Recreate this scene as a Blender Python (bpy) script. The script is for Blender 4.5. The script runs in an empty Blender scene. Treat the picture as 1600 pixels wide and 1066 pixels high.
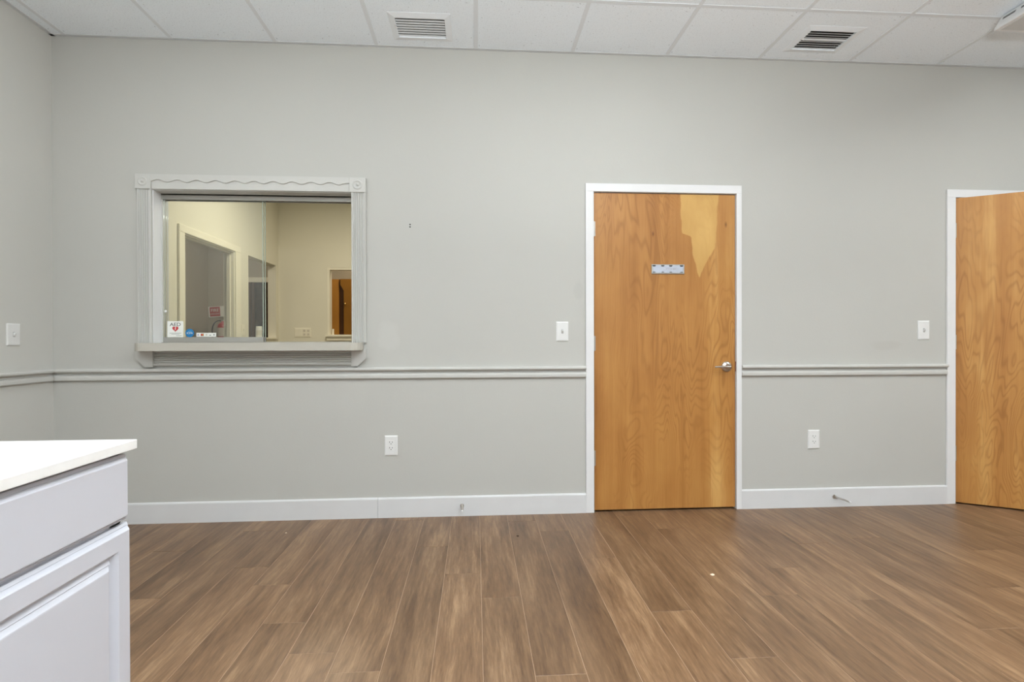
import bpy, math, random
from math import radians as R, sin, cos, pi
from mathutils import Vector

random.seed(7)
C = bpy.context.scene
COL = C.collection

# ------------------------------------------------------------------ camera, world, lights, exposure
H = 2.9237            # ceiling height
cam_d = bpy.data.cameras.new('camera')
cam = bpy.data.objects.new('camera', cam_d)
COL.objects.link(cam)
cam_d.sensor_width = 36.0
cam_d.lens = 832.478 / 1600 * 36.0
cam_d.shift_y = (534.22 - 533.0) / 1600
cam_d.clip_start = 0.02
yaw, pit, rol = 0.06782, -0.00422, -0.0025
right = Vector((cos(yaw), -sin(yaw), 0)); fwd = Vector((sin(yaw), cos(yaw), 0)); up = Vector((0, 0, 1))
fw2 = fwd * cos(pit) + up * sin(pit); up2 = up * cos(pit) - fwd * sin(pit)
r3 = right * cos(rol) + up2 * sin(rol); u3 = up2 * cos(rol) - right * sin(rol)
from mathutils import Matrix
m = Matrix((r3, u3, -fw2)).transposed().to_4x4()
m.translation = Vector((0, -3.36129, 1.10651))
cam.matrix_world = m
C.camera = cam

w = bpy.data.worlds.new('world'); C.world = w
w.use_nodes = True
w.node_tree.nodes['Background'].inputs[0].default_value = (0.80, 0.90, 1.0, 1)
w.node_tree.nodes['Background'].inputs[1].default_value = 1.0

C.view_settings.view_transform = 'Standard'
C.view_settings.look = 'None'
C.view_settings.exposure = -0.19
C.view_settings.gamma = 1.0
C.view_settings.use_curve_mapping = False

def area(name, loc, sx, sy, power, color, rot=(0, 0, 0)):
    d = bpy.data.lights.new(name, 'AREA')
    d.shape = 'RECTANGLE'; d.size = sx; d.size_y = sy
    d.energy = power; d.color = color
    o = bpy.data.objects.new(name, d); COL.objects.link(o)
    o.location = loc; o.rotation_euler = rot
    return o

T0, TS, CY = -2.43334, 0.6096, -0.52292      # ceiling grid origin, pitch, first cross line
def cell(i, j):     # lower-left corner of ceiling cell: column i, row j (row 0 = cut row at the wall)
    return T0 + TS * i, CY - TS * j
WARM = (0.935, 0.985, 1.0)
TROFFERS = [(5, 3, 24.5), (9, 3, 55), (1, 3, 19), (5, 7, 5), (1, 7, 5), (9, 7, 5)]  # column, near row, watts
for i, j, p in TROFFERS:
    x, y = cell(i, j)
    area('troffer_light', (x + TS / 2, y + TS, H - 0.006), 0.54, 1.14, p, WARM)
# daylight through the front windows behind the camera
area('daylight', (1.6, -6.33, 1.5), 4.4, 1.7, 12, (0.86, 0.94, 1.0), (R(90), 0, 0))
# added unseen lamp behind the camera, turned up to brighten the ceiling
area('added_bounce_lamp', (0.6, -3.7, 1.65), 0.5, 0.5, 225, (0.93, 0.98, 1.0), (R(180), 0, 0))
# lamps of the rooms behind the glass
area('office_lamp', (-1.25, 1.9, 2.9), 0.6, 0.6, 46, (1.0, 0.93, 0.75))
area('corridor_lamp', (-3.35, 3.4, 2.9), 0.5, 0.9, 14, (1.0, 0.92, 0.80))
area('hall_lamp', (-1.3, 4.3, 2.9), 0.5, 0.5, 16, (1.0, 0.85, 0.66))

# ------------------------------------------------------------------ helpers
class MB:
    def __init__(s): s.v = []; s.f = []; s.s = []
    def add(s, vs, fs, smooth=False):
        b = len(s.v); s.v += [tuple(v) for v in vs]
        for f in fs: s.f.append(tuple(b + i for i in f)); s.s.append(smooth)
        return s
    def box(s, x0, x1, y0, y1, z0, z1):
        return s.add([(x0,y0,z0),(x1,y0,z0),(x1,y1,z0),(x0,y1,z0),(x0,y0,z1),(x1,y0,z1),(x1,y1,z1),(x0,y1,z1)],
                     [(0,3,2,1),(4,5,6,7),(0,1,5,4),(1,2,6,5),(2,3,7,6),(3,0,4,7)])
    def prism(s, pts, fn, a, b, smooth=False):
        """closed 2-D outline pts, mapped by fn(u, v, t) at t=a and t=b"""
        n = len(pts)
        vs = [fn(u, v, a) for u, v in pts] + [fn(u, v, b) for u, v in pts]
        s.add(vs, [(i, (i+1) % n, n + (i+1) % n, n + i) for i in range(n)], smooth)
        s.add(vs[:n], [tuple(range(n))[::-1]]); s.add(vs[n:], [tuple(range(n))])
        return s
    def rev(s, prof, c, ax='y', n=24, sgn=1):
        """lathe: prof = [(radius, along)], axis through c"""
        k = len(prof); vs = []
        for i in range(n):
            a = 2 * pi * i / n
            for r, h in prof:
                p = (r * cos(a), r * sin(a), h * sgn)
                if ax == 'z': q = p
                elif ax == 'y': q = (p[0], p[2], p[1])
                else: q = (p[2], p[0], p[1])
                vs.append((c[0] + q[0], c[1] + q[1], c[2] + q[2]))
        fs = [(i*k+j, ((i+1) % n)*k+j, ((i+1) % n)*k+j+1, i*k+j+1) for i in range(n) for j in range(k-1)]
        return s.add(vs, fs, True)
    def cyl(s, p0, p1, r, n=16, r1=None):
        p0 = Vector(p0); p1 = Vector(p1); d = (p1 - p0).normalized()
        a = d.orthogonal().normalized(); b = d.cross(a)
        r1 = r if r1 is None else r1
        v0 = [p0 + (a*cos(2*pi*i/n) + b*sin(2*pi*i/n)) * r for i in range(n)]
        v1 = [p1 + (a*cos(2*pi*i/n) + b*sin(2*pi*i/n)) * r1 for i in range(n)]
        s.add(v0 + v1, [(i, (i+1) % n, n+(i+1) % n, n+i) for i in range(n)], True)
        s.add(v0, [tuple(range(n))[::-1]]); s.add(v1, [tuple(range(n))])
        return s
    def tube(s, pts, r, n=10):
        pts = [Vector(p) for p in pts]; rings = []
        pa = None
        for i, p in enumerate(pts):
            d = (pts[min(i+1, len(pts)-1)] - pts[max(i-1, 0)]).normalized()
            a = d.orthogonal().normalized() if pa is None else (pa - d * pa.dot(d)).normalized()
            pa = a; b = d.cross(a)
            rr = r[i] if isinstance(r, (list, tuple)) else r
            rings.append([p + (a*cos(2*pi*k/n) + b*sin(2*pi*k/n)) * rr for k in range(n)])
        vs = [v for g in rings for v in g]
        fs = [(i*n+k, i*n+(k+1) % n, (i+1)*n+(k+1) % n, (i+1)*n+k) for i in range(len(pts)-1) for k in range(n)]
        s.add(vs, fs, True)
        s.add(rings[0], [tuple(range(n))[::-1]]); s.add(rings[-1], [tuple(range(n))])
        return s

ORG = {}
def mk(name, mb, mat, parent=None, origin=None, bevel=0, seg=2, **props):
    if origin is None:
        xs = [v[0] for v in mb.v]; ys = [v[1] for v in mb.v]; zs = [v[2] for v in mb.v]
        origin = ((min(xs)+max(xs))/2, (min(ys)+max(ys))/2, min(zs))
    ox, oy, oz = origin
    me = bpy.data.meshes.new(name)
    me.from_pydata([(x-ox, y-oy, z-oz) for x, y, z in mb.v], [], mb.f)
    me.polygons.foreach_set('use_smooth', mb.s)
    me.update()
    import bmesh
    bm = bmesh.new(); bm.from_mesh(me); bmesh.ops.recalc_face_normals(bm, faces=bm.faces); bm.to_mesh(me); bm.free()
    if mat: me.materials.append(mat)
    o = bpy.data.objects.new(name, me); COL.objects.link(o)
    ORG[o.name] = Vector(origin)
    o.location = Vector(origin)
    if parent:
        o.parent = parent; o.location = Vector(origin) - ORG[parent.name]
    if bevel:
        b = o.modifiers.new('bevel', 'BEVEL'); b.width = bevel; b.segments = seg; b.limit_method = 'ANGLE'; b.angle_limit = R(40)
    for k, v in props.items(): o[k] = v
    return o

def empty(name, loc, rz=0, local=False, **props):
    o = bpy.data.objects.new(name, None); COL.objects.link(o)
    o.empty_display_size = 0.1
    o.location = loc; o.rotation_euler = (0, 0, rz)
    ORG[o.name] = Vector((0, 0, 0)) if local else Vector(loc)
    for k, v in props.items(): o[k] = v
    return o

def text(name, s, size, loc, mat, parent, align='CENTER', depth=0.0004, sx=1.0, rot=(R(90), 0, 0)):
    cu = bpy.data.curves.new(name, 'FONT')
    cu.body = s; cu.size = size; cu.align_x = align; cu.align_y = 'CENTER'; cu.extrude = depth
    cu.resolution_u = 3
    cu.materials.append(mat)
    tmp = bpy.data.objects.new('lettering_curve', cu); COL.objects.link(tmp)
    me = bpy.data.meshes.new_from_object(tmp.evaluated_get(bpy.context.evaluated_depsgraph_get()))
    bpy.data.objects.remove(tmp)
    me.name = name
    o = bpy.data.objects.new(name, me); COL.objects.link(o)
    o.rotation_euler = rot; o.scale = (sx, 1, 1)
    o.parent = parent; o.location = Vector(loc) - ORG[parent.name]
    return o

# ------------------------------------------------------------------ materials
def srgb(r, g, b):
    f = lambda c: c/255/12.92 if c/255 <= 0.04045 else ((c/255+0.055)/1.055)**2.4
    return (f(r), f(g), f(b), 1)

class NT:
    def __init__(s, name):
        s.m = bpy.data.materials.new(name); s.m.use_nodes = True
        s.t = s.m.node_tree; s.b = s.t.nodes['Principled BSDF']
    def n(s, typ, ins=None, **attrs):
        nd = s.t.nodes.new(typ)
        for k, v in attrs.items(): setattr(nd, k, v)
        for k, v in (ins or {}).items(): s.set(nd, k, v)
        return nd
    def set(s, nd, k, v):
        sock = nd.inputs[k]
        if isinstance(v, bpy.types.NodeSocket): s.t.links.new(v, sock)
        elif isinstance(v, bpy.types.Node): s.t.links.new(v.outputs[0], sock)
        else: sock.default_value = v
    def math(s, op, a, b=0.0, c=None, clamp=False):
        nd = s.n('ShaderNodeMath', {0: a, 1: b}, operation=op); nd.use_clamp = clamp
        if c is not None: s.set(nd, 2, c)
        return nd.outputs[0]
    def mix(s, f, a, b, mode='MIX'):
        nd = s.n('ShaderNodeMix', data_type='RGBA', blend_type=mode)
        s.set(nd, 0, f); s.set(nd, 6, a); s.set(nd, 7, b)
        return nd.outputs[2]
    def ramp(s, f, stops, interp='LINEAR'):
        nd = s.n('ShaderNodeValToRGB', {0: f}); cr = nd.color_ramp; cr.interpolation = interp
        while len(cr.elements) < len(stops): cr.elements.new(0.5)
        for e, (p, c) in zip(cr.elements, stops): e.position = p; e.color = c if len(c) == 4 else (*c, 1)
        return nd.outputs[0]
    def noise(s, vec, scale, detail=2.0, rough=0.5, dist=0.0, dim='3D'):
        nd = s.n('ShaderNodeTexNoise', {'Vector': vec, 'Scale': scale, 'Detail': detail, 'Roughness': rough, 'Distortion': dist})
        return nd.outputs[0]
    def mapping(s, vec, scale=(1, 1, 1), loc=(0, 0, 0)):
        return s.n('ShaderNodeMapping', {'Vector': vec, 'Scale': scale, 'Location': loc}).outputs[0]
    def bump(s, h, strength, dist=0.01):
        nd = s.n('ShaderNodeBump', {'Strength': strength, 'Distance': dist, 'Height': h})
        s.set(s.b, 'Normal', nd.outputs[0])
    def obj(s): return s.n('ShaderNodeTexCoord').outputs['Object']

def plain(name, col, rough=0.5, metal=0.0, spec=0.5, var=0.0, vscale=8.0, bump=0.0, bscale=60.0):
    t = NT(name); b = t.b
    b.inputs['Roughness'].default_value = rough; b.inputs['Metallic'].default_value = metal
    b.inputs['Specular IOR Level'].default_value = spec
    co = t.obj()
    nz = t.noise(co, vscale, 3)
    if var:
        dark = tuple(c*(1-var) for c in col[:3]) + (1,); lite = tuple(min(1, c*(1+var)) for c in col[:3]) + (1,)
        t.set(b, 'Base Color', t.ramp(nz, [(0.3, dark), (0.7, lite)]))
    else:
        b.inputs['Base Color'].default_value = col
    if bump: t.bump(t.noise(co, bscale, 3, 0.6), bump, 0.004)
    return t.m

M = {}
M['wall'] = plain('lightened_wall_paint', srgb(203, 202, 196), 0.6, var=0.012, vscale=1.4, bump=0.10, bscale=70, spec=0.3)  # lighter than the back wall's paint, colour makes up for missing light
M['trim_grey'] = plain('grey_trim_paint', srgb(199, 198, 193), 0.45, var=0.01, spec=0.35)
M['white'] = plain('white_trim_paint', srgb(228, 228, 228), 0.4, var=0.01, spec=0.4)
M['base'] = plain('baseboard_paint', srgb(216, 216, 216), 0.4, var=0.015, spec=0.4)
M['plastic'] = plain('white_plastic', srgb(228, 228, 226), 0.35, var=0.005)
M['dark'] = plain('dark_slot', srgb(60, 60, 58), 0.6)
M['slot'] = plain('grey_slot', srgb(105, 105, 103), 0.6)
M['black'] = plain('black_plastic', srgb(26, 27, 26), 0.5)
M['grid'] = plain('ceiling_grid_paint', srgb(226, 230, 234), 0.45)
M['angle'] = plain('wall_angle_paint', srgb(206, 208, 210), 0.45)
M['vent'] = plain('vent_paint', srgb(236, 240, 244), 0.45)
M['damper'] = plain('galvanised_damper', srgb(168, 168, 168), 0.5)
M['duct'] = plain('duct_inside', srgb(45, 45, 46), 0.8)
M['grout'] = plain('floor_grout', srgb(178, 150, 124), 0.7, var=0.05)
M['steel'] = plain('satin_steel', srgb(196, 190, 182), 0.28, metal=1.0, var=0.02, vscale=60)
M['hinge'] = plain('hinge_nickel', srgb(190, 186, 178), 0.35, metal=0.85, var=0.02)
M['alum'] = plain('dull_aluminium', srgb(176, 174, 168), 0.4, metal=0.6, var=0.02)
M['cream'] = plain('office_cream_paint', srgb(226, 221, 204), 0.6, var=0.012, vscale=1.5, bump=0.08, bscale=70, spec=0.3)
M['ivory'] = plain('ivory_trim_paint', srgb(236, 230, 212), 0.45, var=0.01)
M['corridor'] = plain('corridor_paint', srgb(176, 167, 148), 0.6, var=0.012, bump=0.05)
M['carpet'] = plain('office_carpet', srgb(112, 106, 98), 0.95, var=0.15, vscale=120)
M['cab'] = plain('cabinet_lacquer', srgb(201, 202, 209), 0.32, var=0.004, spec=0.45)
M['quartz'] = plain('white_quartz', srgb(244, 244, 242), 0.22, var=0.012, vscale=30)
M['paper'] = plain('sticker_white', srgb(238, 238, 232), 0.5)
M['ink'] = plain('sticker_black_ink', srgb(62, 62, 64), 0.5)
M['greyink'] = plain('sticker_grey_ink', srgb(160, 162, 158), 0.5)
M['red'] = plain('sticker_red_ink', srgb(200, 62, 66), 0.5)
M['blue'] = plain('sticker_blue', srgb(24, 118, 176), 0.45)
M['navy'] = plain('card_navy_ink', srgb(70, 84, 140), 0.5)
M['orange'] = plain('card_orange_ink', srgb(226, 140, 60), 0.5)
M['signred'] = plain('sign_red', srgb(178, 40, 40), 0.45)
M['extred'] = plain('extinguisher_red', srgb(176, 30, 28), 0.3, var=0.03)
M['glint_brass'] = plain('glint_brass', srgb(235, 205, 130), 0.15, metal=1.0)
M['strike'] = plain('strike_plate_metal', srgb(130, 84, 70), 0.35, metal=0.7)
M['grime'] = plain('dark_debris', srgb(70, 52, 40), 0.8, var=0.2)
M['fleck'] = plain('pale_debris', srgb(236, 214, 190), 0.7, var=0.05)

def back_wall_mat():
    """wall paint with an old touched-up patch beside the window and a scuff by the right-hand rail (world metres)"""
    t = NT('wall_paint_touched_up'); b = t.b
    co = t.n('ShaderNodeNewGeometry').outputs['Position']
    base, b.inputs['Roughness'].default_value = srgb(190, 189, 183), 0.6
    b.inputs['Specular IOR Level'].default_value = 0.3
    sp = t.n('ShaderNodeSeparateXYZ', {0: co})
    nz = t.noise(co, 9, 3, 0.6)
    def blob(cx, cz, rx, rz):
        dx = t.math('DIVIDE', t.math('SUBTRACT', sp.outputs[0], cx), rx); dz = t.math('DIVIDE', t.math('SUBTRACT', sp.outputs[2], cz), rz)
        d = t.math('ADD', t.math('MULTIPLY', dx, dx), t.math('MULTIPLY', dz, dz))
        d = t.math('ADD', d, t.math('MULTIPLY', t.math('SUBTRACT', nz, 0.5), 1.6))
        return t.math('MULTIPLY', t.math('SUBTRACT', 1.0, d), 1.6, clamp=True)
    col = t.ramp(t.noise(co, 1.4, 3), [(0.3, srgb(189, 188, 182)), (0.7, srgb(191, 190, 184))])
    col = t.mix(t.math('MULTIPLY', blob(-.54, 1.13, .075, .11), 0.5), col, srgb(199, 198, 192))
    col = t.mix(t.math('MULTIPLY', blob(.655, 1.42, .035, .07), 0.35), col, srgb(178, 178, 172))
    col = t.mix(t.math('MULTIPLY', blob(2.72, 1.06, .12, .04), 0.25), col, srgb(176, 172, 164))
    t.set(b, 'Base Color', col)
    t.bump(t.noise(co, 70, 3, 0.6), 0.10, 0.004)
    return t.m
M['wall_b'] = back_wall_mat()
def tile_mat():
    t = NT('acoustic_tile'); b = t.b; co = t.obj()
    b.inputs['Roughness'].default_value = 0.9; b.inputs['Specular IOR Level'].default_value = 0.1
    fine = t.noise(co, 150, 2, 0.7); mid = t.noise(co, 45, 2, 0.6)
    col = t.ramp(fine, [(0.30, srgb(208, 213, 218)), (0.40, srgb(240, 246, 252)), (0.7, srgb(244, 250, 255))])
    holes = t.ramp(mid, [(0.24, srgb(180, 180, 180)), (0.32, (1, 1, 1, 1))])
    t.set(b, 'Base Color', t.mix(1.0, col, holes, 'MULTIPLY'))
    t.bump(fine, 0.25, 0.003)
    return t.m
M['tile'] = tile_mat()

def plank_mat():
    t = NT('wood_look_plank'); b = t.b; co = t.obj()
    rnd = t.n('ShaderNodeObjectInfo').outputs['Random']
    off = t.n('ShaderNodeCombineXYZ', {0: t.math('MULTIPLY', rnd, 37.0), 1: t.math('MULTIPLY', rnd, 91.0), 2: t.math('MULTIPLY', rnd, 53.0)})
    v = t.n('ShaderNodeVectorMath', {0: co, 1: off.outputs[0]}, operation='ADD').outputs[0]
    warp = t.noise(t.mapping(v, (2.5, 1.1, 1)), 1.0, 2)
    vx = t.n('ShaderNodeSeparateXYZ', {0: v})
    wx = t.math('ADD', vx.outputs[0], t.math('MULTIPLY', warp, 0.06))
    vw = t.n('ShaderNodeCombineXYZ', {0: wx, 1: vx.outputs[1], 2: vx.outputs[2]}).outputs[0]
    broad = t.noise(t.mapping(vw, (11, 1.5, 1)), 1.0, 4, 0.6)
    streak = t.noise(t.mapping(vw, (48, 3.6, 1)), 1.0, 5, 0.68)
    fine = t.noise(t.mapping(vw, (190, 14, 1)), 1.0, 3, 0.7)
    s = t.math('ADD', t.math('MULTIPLY', broad, 0.40), t.math('MULTIPLY', streak, 0.38))
    s = t.math('ADD', s, t.math('MULTIPLY', fine, 0.22))
    col = t.ramp(s, [(0.34, srgb(77, 56, 38)), (0.445, srgb(107, 81, 58)), (0.525, srgb(125, 97, 71)), (0.65, srgb(158, 128, 97))])
    tone = t.math('ADD', 0.89, t.math('MULTIPLY', rnd, 0.25))
    hsv = t.n('ShaderNodeHueSaturation', {'Color': col, 'Value': tone, 'Saturation': 1.0})
    t.set(b, 'Base Color', hsv.outputs[0])
    t.set(b, 'Roughness', t.math('ADD', 0.33, t.math('MULTIPLY', fine, 0.14)))
    b.inputs['Specular IOR Level'].default_value = 0.45
    t.bump(t.math('ADD', streak, fine), 0.06, 0.002)
    return t.m
M['plank'] = plank_mat()

def door_mat(name, seed, patch):
    """flat-cut veneer: leaf-local x = across (0 at the hinge), z = up"""
    t = NT(name); b = t.b; co = t.obj()
    sx = t.n('ShaderNodeSeparateXYZ', {0: co})
    x, z = sx.outputs[0], sx.outputs[2]
    v = t.mapping(co, (1, 1, 1), (seed, seed*1.7, seed*0.6))
    # cathedral figure: contour lines of a tall stretched field
    field = t.noise(t.mapping(v, (3.2, 1, 0.70)), 1.0, 3.0, 0.5, 0.5)
    ring = t.math('SINE', t.math('MULTIPLY', field, 230.0))
    ring = t.math('POWER', t.math('ADD', t.math('MULTIPLY', ring, 0.5), 0.5), 3.2)
    gate = t.ramp(t.noise(t.mapping(v, (4, 1, 1.0), (3, 5, 9)), 1.0, 2), [(0.38, (0.1,)*3), (0.62, (1,)*3)])
    ring = t.math('MULTIPLY', ring, gate)
    flitch = t.noise(t.mapping(v, (7.5, 1, 0.22), (8, 2, 4)), 1.0, 2.5, 0.5, 0.4)
    fibre = t.noise(t.mapping(v, (120, 1, 2.6)), 1.0, 3, 0.6)
    cloud = t.noise(t.mapping(v, (5, 1, 2.4), (1, 7, 3)), 1.0, 3, 0.55)
    s = t.math('ADD', t.math('MULTIPLY', flitch, 0.60), t.math('MULTIPLY', cloud, 0.26))
    s = t.math('ADD', s, t.math('MULTIPLY', fibre, 0.14))
    col = t.ramp(s, [(0.32, srgb(150, 98, 45)), (0.45, srgb(173, 119, 60)), (0.56, srgb(186, 133, 70)), (0.68, srgb(207, 160, 94))])
    col = t.mix(t.math('MULTIPLY', ring, 0.40), col, srgb(132, 80, 34))
    if patch:
        zz = t.math('DIVIDE', z, 2.04)
        wob = t.math('MULTIPLY', t.math('SUBTRACT', t.noise(t.mapping(co, (6, 1, 9)), 1.0, 3), 0.5), 0.035)
        g = lambda a: (a, a, a, 1)
        zl = lambda d: (2.034 - d) / 2.04
        xl = t.ramp(zz, [(zl(.545), g(.690)), (zl(.40), g(.645)), (zl(.275), g(.634)), (zl(.255), g(.575)), (zl(0.0), g(.560))])
        xr = t.ramp(zz, [(zl(.545), g(.694)), (zl(.46), g(.735)), (zl(.34), g(.795)), (zl(.18), g(.812)), (zl(0.0), g(.822))])
        xw = t.math('ADD', x, wob)
        ml = t.math('MULTIPLY', t.math('SUBTRACT', xw, xl), 160.0, clamp=True)
        mr = t.math('MULTIPLY', t.math('SUBTRACT', xr, xw), 160.0, clamp=True)
        low = t.math('MULTIPLY', t.math('SUBTRACT', z, 2.034 - 0.55), 120.0, clamp=True)
        mask = t.math('MULTIPLY', t.math('MULTIPLY', ml, mr), low)
        pale = t.ramp(cloud, [(0.3, srgb(192, 147, 80)), (0.7, srgb(214, 172, 102))])
        pale = t.mix(t.math('MULTIPLY', ring, 0.12), pale, srgb(170, 112, 56))
        col = t.mix(mask, col, pale)
        # two small knots
        for kx, kz, kr in ((0.385, 2.034-.262, .010), (0.868, 2.034-.196, .011)):
            dx = t.math('SUBTRACT', x, kx); dz = t.math('MULTIPLY', t.math('SUBTRACT', z, kz), 0.45)
            d = t.math('SQRT', t.math('ADD', t.math('MULTIPLY', dx, dx), t.math('MULTIPLY', dz, dz)))
            k = t.math('MULTIPLY', t.math('SUBTRACT', 1.0, t.math('DIVIDE', d, kr), clamp=True), 0.8)
            col = t.mix(k, col, srgb(96, 56, 26))
    t.set(b, 'Base Color', col)
    b.inputs['Roughness'].default_value = 0.36
    b.inputs['Specular IOR Level'].default_value = 0.4
    t.bump(fibre, 0.03, 0.002)
    return t.m
M['door1'] = door_mat('veneer_closed_door', 2.3, True)
M['door2'] = door_mat('veneer_open_door', 11.9, False)
M['door3'] = plain('hall_door_wood', srgb(152, 106, 36), 0.3, var=0.12, vscale=3)
M['door3d'] = plain('hall_door_gap_shade', srgb(84, 50, 16), 0.4, var=0.1, vscale=3)  # dark gap beside the leaf, its shade put into the colour
M['door3p'] = plain('hall_door_lit_edge', srgb(188, 132, 54), 0.35, var=0.08, vscale=3)  # lit stripe at the door edge, brightness put into the colour

def glass_mat(name, tint):
    t = NT(name); nt = t.t
    tr = t.n('ShaderNodeBsdfTransparent', {0: tint})
    gl = t.n('ShaderNodeBsdfGlossy', {0: (1, 1, 1, 1), 'Roughness': 0.02})
    fr = t.n('ShaderNodeFresnel', {'IOR': 1.45})
    mx = t.n('ShaderNodeMixShader', {0: fr.outputs[0], 1: tr.outputs[0], 2: gl.outputs[0]})
    nt.links.new(mx.outputs[0], nt.nodes['Material Output'].inputs[0])
    return t.m
M['glass'] = glass_mat('clear_glass', (0.985, 0.995, 0.985, 1))
M['glassedge'] = plain('ground_glass_edge', srgb(168, 180, 166), 0.2, var=0.03)

def darkglass():
    t = NT('dark_door_glass'); b = t.b; co = t.obj()
    a = t.noise(co, 14, 4, 0.65)
    t.set(b, 'Base Color', t.ramp(a, [(0.35, srgb(42, 31, 22)), (0.55, srgb(66, 53, 40)), (0.75, srgb(92, 79, 62))]))
    b.inputs['Roughness'].default_value = 0.5
    b.inputs['Specular IOR Level'].default_value = 0.2
    return t.m
M['darkglass'] = darkglass()
M['darkframe'] = plain('dark_brown_frame', srgb(88, 66, 48), 0.4, var=0.05)

def emit(name, col, strength):
    t = NT(name)
    t.b.inputs['Base Color'].default_value = (0.8, 0.8, 0.8, 1)
    t.b.inputs['Emission Color'].default_value = col
    t.b.inputs['Emission Strength'].default_value = strength
    return t.m
M['lens'] = emit('lit_troffer_lens', (1, 0.97, 0.92, 1), 6.0)

# ------------------------------------------------------------------ structure
XL, XR, YF, WT = -2.519, 4.9, -6.2, 0.154
S = dict(kind='structure', category='room surface')

def wall_x(name, x0, x1, y0, y1, z0, z1, holes, mat, label):
    """wall running along X with rectangular openings (xa, xb, za, zb)"""
    xs = sorted({x0, x1, *[h[0] for h in holes], *[h[1] for h in holes]})
    zs = sorted({z0, z1, *[h[2] for h in holes], *[h[3] for h in holes]})
    b = MB()
    for i in range(len(xs)-1):
        run = None
        for j in range(len(zs)-1):
            cx, cz = (xs[i]+xs[i+1])/2, (zs[j]+zs[j+1])/2
            if any(h[0] < cx < h[1] and h[2] < cz < h[3] for h in holes): continue
            b.box(xs[i], xs[i+1], y0, y1, zs[j], zs[j+1])
    return mk(name, b, mat, label=label, kind='structure', category='wall')

def wall_y(name, x0, x1, y0, y1, z0, z1, holes, mat, label):
    ys = sorted({y0, y1, *[h[0] for h in holes], *[h[1] for h in holes]})
    zs = sorted({z0, z1, *[h[2] for h in holes], *[h[3] for h in holes]})
    b = MB()
    for i in range(len(ys)-1):
        for j in range(len(zs)-1):
            cy, cz = (ys[i]+ys[i+1])/2, (zs[j]+zs[j+1])/2
            if any(h[0] < cy < h[1] and h[2] < cz < h[3] for h in holes): continue
            b.box(x0, x1, ys[i], ys[i+1], zs[j], zs[j+1])
    return mk(name, b, mat, label=label, kind='structure', category='wall')

WX0, WX1, WZ0, WZ1 = -1.945, -0.763, 1.05, 2.019          # pass-through opening
D1X0, D1X1, DH = 0.7505, 1.6885, 2.047                    # door 1 opening
D2X0, D2X1 = 3.197, 4.123                                 # door 2 opening
HT = H + 0.1
wall_x('wall_back', XL, XR, 0, WT, 0, HT, [(WX0, WX1, WZ0, WZ1), (D1X0, D1X1, 0, DH), (D2X0, D2X1, 0, DH)], M['wall_b'],
       'light grey painted wall with pass-through window and two wood doors')
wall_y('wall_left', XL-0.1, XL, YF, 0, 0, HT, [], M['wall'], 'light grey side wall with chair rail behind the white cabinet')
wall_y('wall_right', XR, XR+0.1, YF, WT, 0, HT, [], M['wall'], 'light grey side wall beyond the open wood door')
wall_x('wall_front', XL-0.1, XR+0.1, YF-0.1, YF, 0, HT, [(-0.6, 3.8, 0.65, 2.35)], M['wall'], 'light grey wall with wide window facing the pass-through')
OX, OY, CX = XL, 3.648, -4.042
wall_y('wall_office_left', OX-0.1, OX, WT, OY, 0, HT, [(1.424, 2.401, 0, 2.035), (2.747, 3.564, 1.12, 2.05)], M['cream'],
       'cream office wall with white cased doorway seen through glass')
wall_x('wall_office_back', OX-0.1, 0.45, OY, OY+0.1, 0, HT, [(-1.905, -0.75, 1.168, 2.04)], M['cream'],
       'cream office end wall with outlet plate and small window')
wall_y('wall_office_right', 0.35, 0.45, WT, OY, 0, HT, [], M['cream'], 'cream office wall on the unseen right side')
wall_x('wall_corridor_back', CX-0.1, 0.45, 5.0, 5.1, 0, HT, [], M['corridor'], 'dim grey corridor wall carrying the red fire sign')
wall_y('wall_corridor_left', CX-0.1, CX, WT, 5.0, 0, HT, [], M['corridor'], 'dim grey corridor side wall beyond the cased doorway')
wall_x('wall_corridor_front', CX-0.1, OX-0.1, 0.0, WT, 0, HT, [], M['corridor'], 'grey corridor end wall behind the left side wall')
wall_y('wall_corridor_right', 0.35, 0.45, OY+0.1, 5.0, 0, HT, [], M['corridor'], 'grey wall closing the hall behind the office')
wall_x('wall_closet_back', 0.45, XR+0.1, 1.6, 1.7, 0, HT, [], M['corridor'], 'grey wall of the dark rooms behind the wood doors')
wall_y('wall_closet_right', XR, XR+0.1, WT, 1.6, 0, HT, [], M['corridor'], 'grey side wall of the room behind the open door')

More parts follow.
